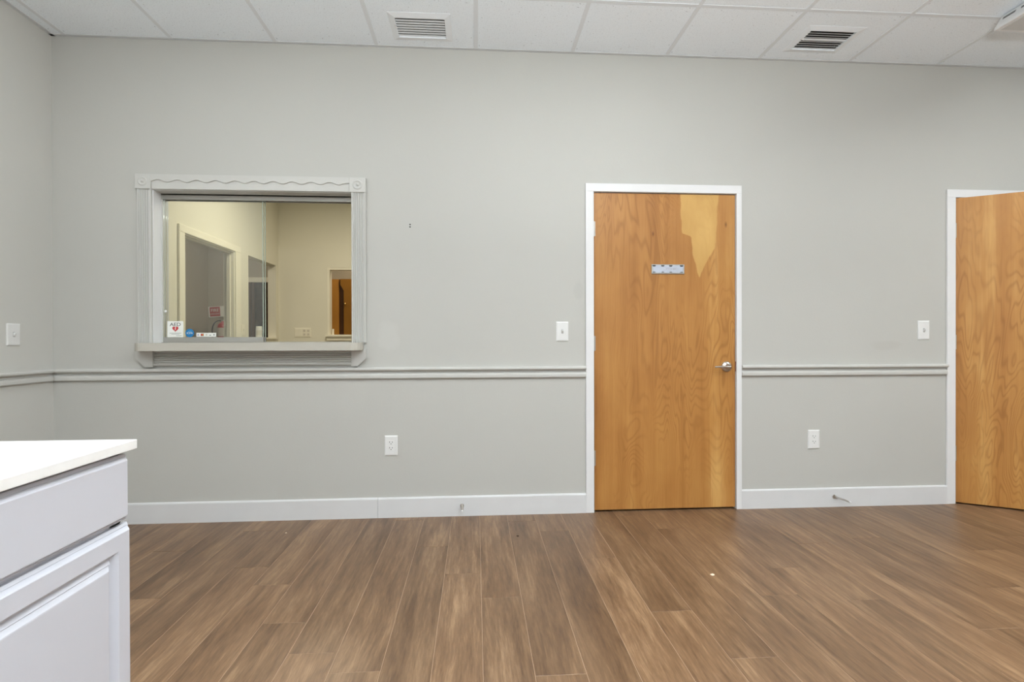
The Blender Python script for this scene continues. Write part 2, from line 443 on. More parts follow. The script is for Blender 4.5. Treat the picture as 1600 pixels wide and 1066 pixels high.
# ceiling
b = MB(); b.box(CX-0.1, XR+0.1, YF-0.1, 5.1, H+0.035, H+0.10)
ceiling = mk('ceiling', b, M['tile'], kind='structure', category='ceiling', label='white suspended ceiling of square acoustic tiles in a grid')
xs = [XL] + [T0 + TS*i for i in range(13) if T0 + TS*i < XR - 0.02] + [XR]
ys = [0.0] + [CY - TS*j for j in range(12) if CY - TS*j > YF + 0.02] + [YF]
VENTS = [(-0.488, -0.136, -0.363, -0.088, 1), (1.9375, 2.290, -0.388, -0.108, 2)]
ZT = H + 0.002
tro_cells = set()
for i, j, p in TROFFERS: tro_cells |= {(i+1, j), (i+1, j+1)}
for i in range(len(xs)-1):
    for j in range(len(ys)-1):
        if (i, j) in {(a, c) for a, c in tro_cells}: continue
        x0, x1, y1, y0 = xs[i]+.002, xs[i+1]-.002, ys[j]-.002, ys[j+1]+.002
        b = MB(); dz = random.uniform(0, .0012)
        hole = [v for v in VENTS if x0 < v[0] and v[1] < x1 and y0 < v[2] and v[3] < y1]
        if hole:
            v = hole[0]; a0, a1, c0, c1 = v[0]+.03, v[1]-.03, v[2]+.03, v[3]-.03
            b.box(x0, a0, y0, y1, ZT+dz, ZT+.022); b.box(a1, x1, y0, y1, ZT+dz, ZT+.022)
            b.box(a0, a1, y0, c0, ZT+dz, ZT+.022); b.box(a0, a1, c1, y1, ZT+dz, ZT+.022)
        else:
            b.box(x0, x1, y0, y1, ZT+dz, ZT+.022)
        mk('ceiling_tile', b, M['tile'], ceiling)
for x in xs[1:-1]:
    b = MB(); b.box(x-.012, x+.012, YF, 0, H, H+.012); mk('grid_bar', b, M['grid'], ceiling)
for y in ys[1:-1]:
    b = MB(); b.box(XL, XR, y-.012, y+.012, H+.0004, H+.012); mk('grid_bar', b, M['grid'], ceiling)
for q in ((XL, XR, -.022, 0), (XL, XL+.022, YF, 0), (XR-.022, XR, YF, 0), (XL, XR, YF, YF+.022)):
    b = MB(); b.box(*q, H-.0006, H+.012); mk('wall_angle', b, M['angle'], ceiling)

# floor: light joint bed with individually laid planks
b = MB(); b.box(XL-0.1, XR+0.1, YF-0.1, WT, -0.1, -0.0009)
floor = mk('floor', b, M['grout'], kind='structure', category='floor', label='brown wood-look plank floor with pale joints')
PX, PW, PL = 0.0211, 0.17116, 1.495
ENDS = {-6: -.889, -5: -1.226, -4: -1.44, -3: -1.56, -2: -.494, -1: -.835, 0: -1.08, 1: -1.624, 3: -.707, 4: -1.247, 5: -.083,
        6: -.321, 7: -1.147, 8: -.884, 9: -1.214, 11: -1.465, 2: -.31, 10: -.60}
k0 = math.floor((XL - PX) / PW); k1 = math.ceil((XR - PX) / PW)
prev = 0.3
for k in range(k0, k1):
    x0, x1 = max(XL, PX + k*PW) + .0008, min(XR, PX + (k+1)*PW) - .0008
    if x1 - x0 < .01: continue
    if k in ENDS: e = ENDS[k]
    else: e = -((prev * 1.0 + 0.41 + random.uniform(0, .35)) % PL)
    prev = -e
    js = [0.15] + sorted([e + PL*n for n in range(-6, 6) if YF < e + PL*n < 0.13], reverse=True) + [YF]
    for a, c in zip(js[:-1], js[1:]):
        y1, y0 = a - .0008, c + .0008
        if y1 - y0 < .02: continue
        b = MB(); ch = .0006
        dz = random.uniform(-.0001, 0)
        b.add([(x0,y0,-.0012),(x1,y0,-.0012),(x1,y1,-.0012),(x0,y1,-.0012),
               (x0,y0,-ch),(x1,y0,-ch),(x1,y1,-ch),(x0,y1,-ch),
               (x0+ch,y0+ch,dz),(x1-ch,y0+ch,dz),(x1-ch,y1-ch,dz),(x0+ch,y1-ch,dz)],
              [(0,1,5,4),(1,2,6,5),(2,3,7,6),(3,0,4,7),(4,5,9,8),(5,6,10,9),(6,7,11,10),(7,4,8,11),(8,9,10,11)])
        mk('plank', b, M['plank'], floor)
b = MB(); b.box(CX-0.1, XR+0.1, WT, 5.1, -0.1, -0.001)
mk('floor_office', b, M['carpet'], kind='structure', category='floor', label='grey floor of the rooms behind the glass')

# baseboards
def baseboard(name, x0, x1, label):
    b = MB(); pr = [(0, 0), (-.013, 0), (-.013, .116), (-.010, .122), (-.004, .125), (0, .125)]
    b.prism(pr, lambda u, v, t: (t, u, v), x0, x1)
    return mk(name, b, M['base'], kind='structure', category='baseboard', label=label)
baseboard('baseboard_back', XL, -.610, 'tall white baseboard under the pass-through window')
baseboard('baseboard_back', -.6085, .6985, 'tall white baseboard between the pass-through window and closed door')
baseboard('baseboard_back', 1.7225, 3.1375, 'tall white baseboard between the two wood doors')
baseboard('baseboard_back', 4.183, XR, 'tall white baseboard beyond the open wood door')
def baseboard_y(name, x, s, y0, y1, label):
    b = MB(); pr = [(0, 0), (.013, 0), (.013, .116), (.010, .122), (.004, .125), (0, .125)]
    b.prism(pr, lambda u, v, t: (x + s*u, t, v), y0, y1)
    return mk(name, b, M['base'], kind='structure', category='baseboard', label=label)
baseboard_y('baseboard_left', XL, 1, YF, -.013, 'tall white baseboard on the side wall behind the cabinet')
baseboard_y('baseboard_right', XR, -1, YF, -.013, 'tall white baseboard on the far right side wall')

# chair rail
RAIL = [(0, .865), (.014, .8655), (.0175, .871), (.018, .884), (.0165, .891), (.0135, .8965), (.0045, .8985), (.0035, .9125),
        (.020, .9145), (.027, .919), (.0285, .926), (.026, .932), (.021, .9355), (0, .937)]
def rail_x(name, x0, x1, label):
    b = MB(); b.prism([(u, v) for u, v in RAIL], lambda u, v, t: (t, -u, v), x0, x1)
    return mk(name, b, M['trim_grey'], kind='structure', category='chair rail', label=label)
rail_x('trim_1', XL, .6985, 'grey moulded chair rail running below the pass-through window')
rail_x('trim_2', 1.7225, 3.1375, 'grey moulded chair rail between the two wood doors')
rail_x('trim_3', 4.183, XR, 'grey moulded chair rail beyond the open door')
b = MB(); b.prism(RAIL, lambda u, v, t: (XL + u, t, v), YF, -.02)
mk('trim_4', b, M['trim_grey'], kind='structure', category='chair rail', label='grey moulded chair rail on the left side wall')

# ------------------------------------------------------------------ pass-through window
win = empty('window_1', (-1.354, 0, 1.09), kind='structure', category='window', label='pass-through reception window in fluted grey casing with sliding glass')
def fluted(w_, n=5, edge=.009, d=.020, g=.0085):
    pts = [(0, 0), (0, d - .003), (.003, d)]
    fw = (w_ - 2*edge) / n
    for i in range(n):
        u = edge + i*fw
        pts += [(u, d), (u + fw*.18, d - g*.8), (u + fw*.5, d - g), (u + fw*.82, d - g*.8)]
    pts += [(w_ - edge, d), (w_ - .003, d), (w_, d - .003), (w_, 0)]
    return pts
def fl_v(x0, x1, z0, z1):
    b = MB(); b.prism(fluted(x1-x0), lambda u, v, t: (x0 + u, -v, t), z0, z1); return b
mk('casing', fl_v(-2.026, -1.945, 1.09, 2.017), M['trim_grey'], win)
mk('casing', fl_v(-.763, -.676, 1.09, 2.017), M['trim_grey'], win)
# header board with scalloped overlay
b = MB(); b.box(-1.945, -.773, -.013, 0, 2.019, 2.104)
hd = mk('header_board', b, M['trim_grey'], win, bevel=.002)
n = 150; x0, x1 = -1.945, -.773
bot = [(x0 + (x1-x0)*i/n, 2.0675 + .0075*sin(2*pi*(x0 + (x1-x0)*i/n + 1.905)/.1125 + pi/2) * (1 if i < n-6 else .6)) for i in range(n+1)]
b = MB(); vs = []
for x, z in bot: vs += [(x, -.013, z), (x, -.0205, z), (x, -.0205, 2.106), (x, -.013, 2.106)]
fs = []
for i in range(n):
    a, c = i*4, i*4+4
    fs += [(a, c, c+1, a+1), (a+1, c+1, c+2, a+2), (a+2, c+2, c+3, a+3)]
b.add(vs, fs)
mk('scalloped_overlay', b, M['trim_grey'], hd)
def rosette(x0, x1, z0, z1):
    cx, cz = (x0+x1)/2, (z0+z1)/2
    b = MB(); b.box(x0, x1, -.024, 0, z0, z1)
    o = mk('rosette_block', b, M['trim_grey'], win, bevel=.002)
    r = (x1-x0)/2
    b = MB(); b.rev([(0, .031), (r*.10, .0305), (r*.17, .027), (r*.22, .0215), (r*.32, .022), (r*.40, .0275), (r*.50, .029), (r*.58, .027), (r*.66, .0225), (r*.74, .024), (r*.78, .0235)], (cx, 0, cz), 'y', 28, -1)
    mk('bullseye', b, M['trim_grey'], o)
rosette(-2.035, -1.945, 2.017, 2.106); rosette(-.773, -.674, 2.016, 2.106)
# jamb lining
b = MB(); b.box(-1.945, -1.941, .0, WT+.004, 1.09, 2.019); mk('jamb_lining', b, M['white'], win)
b = MB(); b.box(-.767, -.763, .0, WT+.004, 1.09, 2.019); mk('jamb_lining', b, M['white'], win)
b = MB(); b.box(-1.941, -.767, .0, WT+.004, 2.015, 2.019); mk('head_lining', b, M['trim_grey'], win)
# sill with rounded front corners
def sill():
    r = .055; xa, xb, yf, yb = -2.004, -.692, -.122, .235
    pts = []
    for a in range(0, 91, 15): pts.append((xa + r - r*cos(R(a)), yf + r - r*sin(R(a))))
    for a in range(90, -1, -15): pts.append((xb - r + r*cos(R(a)), yf + r - r*sin(R(a))))
    pts += [(xb, -.0185), (WX1-.0, -.0185), (WX1-.0, yb), (WX0+.0, yb), (WX0+.0, -.0185), (xa, -.0185)]
    b = MB(); b.prism(pts, lambda u, v, t: (u, v, t), 1.044, 1.091)
    return b
mk('sill', sill(), plain('sill_paint', srgb(188, 184, 173), 0.4, var=0.01), win, bevel=.003)
b = MB()
for x0, x1 in ((xa, xb) for xa, xb in ((-2.004, WX0), (WX1, -.692))): b.box(x0, x1, -.0185, -.0, 1.044, 1.0895)
mk('sill_return', b, M['trim_grey'], win)
# brackets and fluted apron
b = MB(); b.prism([(-.764, 1.052), (-.674, 1.052), (-.674, .994), (-.727, .945), (-.764, .945)], lambda u, v, t: (u, t, v), -.028, 0)
mk('sill_bracket', b, M['trim_grey'], win, bevel=.0015)
b = MB(); b.prism([(-1.934, 1.044), (-1.934, .947), (-1.980, .947), (-2.033, .999), (-2.033, 1.044)], lambda u, v, t: (u, t, v), -.028, 0)
mk('sill_bracket', b, M['trim_grey'], win, bevel=.0015)
b = MB(); b.prism(fluted(1.044-.953, 6), lambda u, v, t: (t, -v, .953 + u), -1.934, -.764)
mk('apron', b, M['trim_grey'], win)
# sliding track and panes
b = MB(); b.box(-1.941, -.767, .080, .086, 1.981, 2.015); b.box(-1.941, -.767, .100, .104, 1.985, 2.015); b.box(-1.941, -.767, .122, .128, 1.981, 2.015); b.box(-1.941, -.767, .080, .128, 2.008, 2.015)
mk('head_track', b, M['alum'], win)
b = MB(); b.box(-1.941, -.767, .078, .130, 1.091, 1.0955); mk('sill_track', b, M['alum'], win)
b = MB(); b.box(-1.941, -1.934, .082, .128, 1.0955, 1.99); mk('side_channel', b, M['trim_grey'], win)
def pane(x0, x1, y):
    b = MB(); b.box(x0, x1-.004, y, y+.006, 1.10, 1.995)
    p = mk('glass_pane', b, M['glass'], win)
    b = MB(); b.box(x1-.004, x1, y, y+.006, 1.10, 1.995); mk('polished_edge', b, M['glassedge'], p)
    b = MB(); b.box(x0, x1, y-.004, y+.010, 1.0958, 1.126); mk('bottom_rail', b, M['alum'], p, bevel=.001)
    return p
p1 = pane(-1.933, -1.332, .089)
b = MB(); b.rev([(0, .010), (.006, .009), (.008, .004), (.009, 0)], (-1.922, .089, 1.286), 'y', 16, -1)
mk('finger_pull', b, M['plastic'], p1)
pane(-1.931, -1.326, .109)

# stickers on the glass
GY = .0888
def card(name, x0, x1, z0, z1, mat, **props):
    b = MB(); b.box(x0, x1, GY-.0006, GY, z0, z1)
    return mk(name, b, mat, **props)
s1 = card('aed_sticker', -1.913, -1.817, 1.1265, 1.226, M['paper'], category='sticker', label='white square AED sticker with red heart on lower glass')
YT = GY - .0009
text('lettering', 'AED', .030, (-1.8645, YT, 1.2045), M['ink'], s1, sx=1.15)
n = 40; hp = []
for i in range(n):
    a = 2*pi*i/n
    hp.append((16*sin(a)**3, 13*cos(a) - 5*cos(2*a) - 2*cos(3*a) - cos(4*a)))
b = MB(); b.prism([(-1.8645 + u*.00115, 1.1785 + v*.00115) for u, v in hp], lambda u, v, t: (u, t, v), YT-.0003, YT+.0003)
mk('heart', b, M['red'], s1)
bolt = [(2, 8), (-4, -1), (-1, -1), (-3, -9), (4, 1), (1, 1), (4, 8)]
b = MB(); b.prism([(-1.8645 + u*.0012, 1.1785 + v*.0012) for u, v in bolt], lambda u, v, t: (u, t, v), YT-.0009, YT-.0003)
mk('lightning_bolt', b, M['paper'], s1)
b = MB()
for x0, x1, z in ((-1.900, -1.829, 1.1515), (-1.889, -1.840, 1.1455), (-1.861, -1.826, 1.1355)): b.box(x0, x1, YT-.0002, YT+.0003, z-.0013, z+.0013)
mk('fine_print', b, M['greyink'], s1)
b = MB(); b.cyl((-1.779, GY-.0006, 1.152), (-1.779, GY, 1.152), .0262, 32)
s2 = mk('round_sticker', b, M['blue'], category='sticker', label='round blue sticker with white letters on lower glass')
text('lettering', 'ICPA', .0165, (-1.779, YT, 1.151), M['paper'], s2, sx=1.05)
b = MB(); b.prism([(-1.792, 1.1595), (-1.779, 1.1675), (-1.766, 1.1595), (-1.769, 1.1585), (-1.779, 1.1645), (-1.789, 1.1585)], lambda u, v, t: (u, t, v), YT-.0002, YT+.0003)
mk('emblem_arc', b, plain('sticker_pale_blue', srgb(120, 190, 226), 0.5), s2)
s3 = card('card_logo_sticker', -1.739, -1.620, 1.1285, 1.153, M['paper'], category='sticker', label='narrow white payment card strip sticker beside round blue sticker')
def mark(x0, x1, z0, z1, mat, y=YT):
    b = MB(); b.box(x0, x1, y-.0002, y+.0003, z0, z1); return mk('card_mark', b, mat, s3)
mark(-1.733, -1.723, 1.135, 1.147, plain('card_pale_blue_ink', srgb(176, 182, 204), .5))
mark(-1.7125, -1.695, 1.1335, 1.148, M['ink'])
for dx, mm in ((-.0035, M['red']), (.0035, M['orange'])):
    b = MB(); b.cyl((-1.704+dx, YT-.0006, 1.1408), (-1.704+dx, YT-.0002, 1.1408), .0052, 18); mk('card_mark', b, mm, s3)
mark(-1.684, -1.673, 1.136, 1.146, plain('card_beige_ink', srgb(206, 204, 190), .5))
mark(-1.661, -1.650, 1.1355, 1.1415, M['greyink'])
mark(-1.637, -1.628, 1.136, 1.147, M['greyink'])

# ------------------------------------------------------------------ doors
def casing_box(b, x0, x1, z0, z1, y0=-.014): b.box(x0, x1, y0, 0, z0, z1); return b
def door_frame(par, x0, x1, cl, cr):
    """jambs of the opening x0..x1 with flat white casing out to cl / cr"""
    mk('casing', casing_box(MB(), cl, x0+.0005, 0, DH+.0015), M['white'], par, bevel=.0025)
    mk('casing', casing_box(MB(), x1-.0005, cr, 0, DH+.0015), M['white'], par, bevel=.0025)
    mk('head_casing', casing_box(MB(), cl, cr, DH+.0005, 2.100), M['white'], par, bevel=.0025)
    b = MB()
    b.box(x0, x0+.0005, -.0, WT, 0, DH); b.box(x1-.0005, x1, -.0, WT, 0, DH); b.box(x0, x1, 0, WT, DH-.0005, DH)
    b.box(x0, x0+.012, .050, .09, 0, DH); b.box(x1-.012, x1, .050, .09, 0, DH); b.box(x0, x1, .050, .09, DH-.012, DH)
    mk('jamb', b, M['white'], par)
def hinge(par, x, y, z0, z1):
    b = MB(); b.cyl((x, y, z0), (x, y, z1), .0062, 12)
    for q in (z0 - .002, z1): b.cyl((x, y, q), (x, y, q+.002), .0045, 10)
    for k in range(1, 5):
        zz = z0 + (z1-z0)*k/5; b.cyl((x, y, zz-.0006), (x, y, zz+.0006), .0066, 12)
    b.box(x+.001, x+.010, y+.004, y+.006, z0, z1)
    return mk('hinge', b, M['hinge'], par)
def lever(par, x, z, y, d=-1, sgn=-1):
    """round rose with lever pointing to d; sgn = side of the leaf it stands on"""
    b = MB(); b.rev([(.0345, 0), (.0345, .004), (.032, .009), (.026, .0125), (.0165, .0145), (.014, .02), (.0125, .046), (0, .046)], (x, y, z), 'y', 32, -sgn*-1)
    o = mk('door_handle', b, M['steel'], par, origin=(x, y, z))
    yo = y + sgn*.052
    pts = [(x, y+sgn*.040, z), (x + d*.004, yo-sgn*.004, z), (x + d*.014, yo, z+.0005), (x + d*.04, yo, z+.001), (x + d*.075, yo, z+.001), (x + d*.098, yo+sgn*-.003, z)]
    b = MB(); b.tube(pts, [.0105, .0105, .0085, .0068, .0062, .0055], 12)
    b.rev([(0, .006), (.006, .005), (.0085, 0)], (x, yo, z), 'y', 16, sgn)
    mk('lever_arm', b, M['steel'], o)
    return o

d1 = empty('door_1', (1.2195, 0, 0), kind='structure', category='door', label='closed orange wood door with silver name plate and lever handle')
door_frame(d1, D1X0, D1X1, .6985, 1.7225)
b = MB(); b.box(.7558, 1.6845, .003, .047, .012, 2.0430)
mk('door_leaf', b, M['door1'], d1, origin=(.7558, .003, .012), bevel=.001, label='orange veneer leaf with pale sapwood patch near the top')
for z0, z1 in ((1.766, 1.858), (1.034, 1.127), (.299, .394)): hinge(d1, .7535, -.0035, z0, z1)
lever(d1, 1.6265, .927, .003)
b = MB(); b.box(1.6845, 1.6885, -.002, .002, .895, .960); mk('strike_plate', b, M['strike'], d1)
# name plate
b = MB(); b.box(1.1285, 1.3455, -.003, .003, 1.5275, 1.5885)
npl = mk('name_plate', b, M['alum'], d1, bevel=.002, label='silver name plate')
tn = NT('plate_insert'); tn.b.inputs['Roughness'].default_value = .22; tn.b.inputs['Metallic'].default_value = .5
tn.b.inputs['Base Color'].default_value = srgb(206, 212, 224)
b = MB(); b.box(1.1385, 1.3375, -.0038, -.003, 1.5355, 1.5815); ins = mk('insert', b, tn.m, npl)
for zz, rr in ((1.5815, 1), (1.536, .8)):  # dark marks along the plate's upper and lower edges
    for xx in (1.145, 1.202, 1.2545, 1.3135 + .012):
        b = MB(); h_ = .0075*rr
        b.prism([(xx-.0115*rr, zz + (.0015 if zz > 1.56 else -.0015)), (xx-.0075*rr, zz - (h_ if zz > 1.56 else -h_)), (xx+.0075*rr, zz - (h_ if zz > 1.56 else -h_)), (xx+.0115*rr, zz + (.0015 if zz > 1.56 else -.0015))],
                lambda u, v, t: (u, t, v), -.0048, -.0036)
        mk('dark_mark', b, M['dark'] if rr == 1 else M['slot'], npl)
b = MB()
for i, ww in enumerate((.006, .004, .006, .005, .006, .003, .006, .005, .005, .006, .004)):
    xx = 1.213 + i*.0078; b.box(xx, xx+ww, -.0041, -.0037, 1.5555, 1.5615)
mk('faint_lettering', b, plain('plate_grey_ink', srgb(176, 172, 182), .5), npl)

A2 = -R(32.2)
d2 = empty('door_2', (3.660, 0, 0), kind='structure', category='door', label='orange wood door standing ajar at the right edge')
door_frame(d2, D2X0, D2X1, 3.1375, 4.183)
lf = MB(); lf.box(.003, .917, .004, .048, .010, 2.0435)
leaf = mk('door_leaf', lf, M['door2'], d2, origin=(0, 0, 0))
leaf.location = Vector((D2X0+.004, -.006, 0)) - ORG[d2.name]; leaf.rotation_euler = (0, 0, A2)
ORG[leaf.name] = Vector((0, 0, 0))
bv = leaf.modifiers.new('bevel', 'BEVEL'); bv.width = .001; bv.segments = 2; bv.limit_method = 'ANGLE'
lever(leaf, .857, .927, .004)
for z0, z1 in ((1.781, 1.876), (1.035, 1.130), (.288, .388)): hinge(d2, D2X0+.0035, -.0065, z0, z1)

# ------------------------------------------------------------------ wall plates
def bevel_plate(b, fn, w_, h_, d=.0065, e=.006):
    """plate on a wall: fn(u, v, out)"""
    o = [(-w_/2, -h_/2), (w_/2, -h_/2), (w_/2, h_/2), (-w_/2, h_/2)]
    i = [(-w_/2+e, -h_/2+e), (w_/2-e, -h_/2+e), (w_/2-e, h_/2-e), (-w_/2+e, h_/2-e)]
    vs = [fn(u, v, 0) for u, v in o] + [fn(u, v, d*.55) for u, v in o] + [fn(u, v, d) for u, v in i]
    fs = [(0, 1, 5, 4), (1, 2, 6, 5), (2, 3, 7, 6), (3, 0, 4, 7), (4, 5, 9, 8), (5, 6, 10, 9), (6, 7, 11, 10), (7, 4, 8, 11), (8, 9, 10, 11)]
    return b.add(vs, fs)
def on_back(x, z): return lambda u, v, o: (x + u, -o, z + v)
def on_left(y, z): return lambda u, v, o: (XL + o, y + u, z + v)
def fbox(b, fn, u0, u1, v0, v1, o0, o1):
    vs = [fn(u, v, o) for o in (o0, o1) for u, v in ((u0, v0), (u1, v0), (u1, v1), (u0, v1))]
    return b.add(vs, [(0, 3, 2, 1), (4, 5, 6, 7), (0, 1, 5, 4), (1, 2, 6, 5), (2, 3, 7, 6), (3, 0, 4, 7)])
def switch(name, fn, w_, h_, label, mat=None, group=None):
    mat = mat or M['plastic']
    base = fn(0, -h_/2, 0)
    t = empty(name, base, category='light switch', label=label)
    b = MB(); bevel_plate(b, fn, w_, h_); mk('cover_plate', b, mat, t)
    b = MB(); fbox(b, fn, -.006, .006, -.013, .013, .0062, .0070); mk('toggle_slot', b, M['slot'], t)
    b = MB()
    vs = [fn(u, v, o) for u, v, o in ((-.0048, -.011, .0068), (.0048, -.011, .0068), (.0048, .011, .0068), (-.0048, .011, .0068),
                                       (-.004, .004, .0175), (.004, .004, .0175), (.004, .0115, .0165), (-.004, .0115, .0165))]
    b.add(vs, [(0, 1, 5, 4), (1, 2, 6, 5), (2, 3, 7, 6), (3, 0, 4, 7), (4, 5, 6, 7)])
    mk('toggle', b, mat, t)
    for v in (-.030, .030):
        b = MB(); c0 = fn(0, v, .0062); c1 = fn(0, v, .0072); b.cyl(c0, c1, .0028, 12); mk('screw', b, mat, t)
    return t
switch('light_switch', on_back(.549, 1.1575), .078, .123, 'white light switch on back wall left of the closed door')
switch('light_switch', on_back(2.979, 1.162), .080, .126, 'white light switch on back wall left of the open door')
switch('light_switch', on_left(-.2775, 1.141), .084, .120, 'white light switch on side wall above the white cabinet')
def outlet(name, fn, w_, h_, label, dark):
    t = empty(name, fn(0, -h_/2, 0), category='outlet', label=label)
    b = MB(); bevel_plate(b, fn, w_, h_); mk('cover_plate', b, M['plastic'], t)
    b = MB(); fbox(b, fn, -.0168, .0168, -.0335, .0335, .0060, .0072); mk('receptacle', b, M['plastic'], t, bevel=.0008)
    for v0 in (.0185, -.0165):
        for u0, hh in ((-.0085, .0085), (.0080, .0070)):
            b = MB(); fbox(b, fn, u0-.0017, u0+.0017, v0, v0+hh, .0070, .0075); mk('blade_slot', b, dark, t)
        b = MB(); b.cyl(fn(0, v0-.007, .0070), fn(0, v0-.007, .0075), .0029, 12); mk('ground_slot', b, dark, t)
    return t
outlet('wall_outlet', on_back(-.528, .4475), .080, .125, 'white duplex outlet on lower wall below the pass-through window', M['dark'])
outlet('wall_outlet', on_back(2.2155, .4455), .079, .123, 'white duplex outlet on lower wall between the two doors', M['slot'])

# screw anchors left in the wall
for z in (1.8255, 1.8105):
    b = MB(); b.cyl((-.407, -.002, z), (-.407, .0, z), .0052, 12)
    b.box(-.4085, -.4055, -.0028, -.002, z-.0035, z+.0035)
    mk('screw_anchor', b, plain('anchor_grey', srgb(92, 92, 86), .6), category='screw', group='screw anchors in the wall',
       label='%s of two small dark screw anchors in bare wall right of pass-through window' % ('upper' if z > 1.82 else 'lower'))

# door stops on the baseboard
def spring_stop(x, z, dirv, L, label):
    t = empty('door_stop', (x, -.013, z), category='door stop', label=label)
    b = MB(); b.cyl((x, -.013, z), (x, -.019, z), .0125, 20, .010); mk('mounting_flange', b, M['steel'], t)
    d = Vector(dirv).normalized(); p0 = Vector((x, -.018, z))
    a = d.orthogonal().normalized(); c = d.cross(a)
    pts = []; turns = 14; ns = turns*8
    for i in range(ns+1):
        q = i/ns; r = .0068 - .0022*q; ang = 2*pi*turns*q
        droop = Vector((0, 0, -.006*q*q))
        pts.append(p0 + d*(L*q) + (a*cos(ang) + c*sin(ang))*r + droop)
    b = MB(); b.tube(pts, .0014, 5); mk('spring', b, M['steel'], t)
    e = p0 + d*L + Vector((0, 0, -.006)); b = MB(); b.cyl(e - d*.002, e + d*.010, .0062, 14, .005)
    mk('rubber_tip', b, M['plastic'], t)
spring_stop(-.0885, .066, (.03, -1, -.06), .070, 'short spring door stop on baseboard left of the closed door')
spring_stop(2.347, .068, (.62, -.45, -.14), .085, 'bent spring door stop on baseboard between the two doors')

# crumbs on the floor
def crumb(x, y, r, mat, label):
    b = MB(); pts = []
    for k in range(3):
        rr = r*(1, .9, .4)[k]
        for i in range(7):
            a = 2*pi*i/7; q = rr*(.8 + .35*random.random())
            pts.append((x + q*cos(a)*1.3, y + q*sin(a), (0, .4, .8)[k]*r*.7))
    fs = [(k*7+i, k*7+(i+1) % 7, (k+1)*7+(i+1) % 7, (k+1)*7+i) for k in range(2) for i in range(7)] + [tuple(range(14, 21))]
    b.add(pts, fs); mk('crumb', b, mat, category='debris', label=label)
crumb(-1.089, -.229, .0045, M['fleck'], 'tiny pale fleck on floor near baseboard below pass-through window')
crumb(.232, -.377, .0065, M['grime'], 'tiny dark brown crumb on floor left of the closed door')
crumb(1.104, -.936, .0085, M['fleck'], 'pale fleck on the planks in front of the closed door')

# ------------------------------------------------------------------ ceiling vents
def vent(v, label):
    x0, x1, y0, y1, kind = v
    t = empty('ceiling_vent', ((x0+x1)/2, (y0+y1)/2, H-.006), category='vent', label=label)
    zb, zt = H-.002, H+.0068
    mx, my = .036, .039
    a0, a1, c0, c1 = x0+mx, x1-mx, y0+my, y1-my
    def flange(pts_o, pts_i):
        b = MB()
        vs = [(x, y, zt) for x, y in pts_o] + [(x, y, zb+.003) for x, y in pts_o] + [(x, y, zb-.004) for x, y in pts_i] + [(x, y, zt-.002) for x, y in pts_i]
        fs = []
        for k in range(3): fs += [(k*4+i, k*4+(i+1) % 4, (k+1)*4+(i+1) % 4, (k+1)*4+i) for i in range(4)]
        return b.add(vs, fs)
    mk('flange', flange([(x0, y0), (x1, y0), (x1, y1), (x0, y1)], [(a0, c0), (a1, c0), (a1, c1), (a0, c1)]), M['vent'], t)
    b = MB(); b.box(a0-.004, a1+.004, c0-.004, c1+.004, H+.031, H+.034)
    for q in ((a0-.004, a0-.001, c0, c1), (a1+.001, a1+.004, c0, c1), (a0, a1, c0-.004, c0-.001), (a0, a1, c1+.001, c1+.004)): b.box(*q, H+.006, H+.032)
    mk('duct_box', b, M['duct'], t)
    if kind == 1:
        b = MB(); b.box(a0, a1, c0+.012, c1, H+.013, H+.015); mk('damper_blade', b, M['damper'], t)
    n = 9 if kind == 2 else 8; p = (c1-c0)/n
    for k in range(n):
        y = c0 + p*(k+.5)
        if kind == 2: tilt = R(20) if k != 4 else R(2); wd = p*(.86 if k != 4 else 1.25)
        else: tilt = R(7); wd = p*(.90 if k else .55)
        b = MB(); ca, sa = cos(tilt)*wd/2, sin(tilt)*wd/2; zc = H+.001
        pts = [(-ca, -sa), (-ca*.35, -sa*.35-.0012), (ca*.35, sa*.35-.0012), (ca, sa), (ca*.35, sa*.35), (-ca*.35, -sa*.35)]
        b.prism(pts, lambda u, w_, tt: (tt, y+u, zc+w_), a0, a1)
        mk('louver', b, M['vent'], t)
    b = MB(); b.box(a0-.010, a0-.003, (c0+c1)/2-.030, (c0+c1)/2-.002, H-.006, H-.0045); b.cyl((a0-.006, (c0+c1)/2-.016, H-.006), (a0+.006, (c0+c1)/2-.016, H-.014), .0022, 8)
    mk('damper_lever', b, M['white'], t)
vent(VENTS[0], 'white ceiling vent with closed grey louvers above the bare wall')
vent(VENTS[1], 'white ceiling vent with dark open slots near the box light')

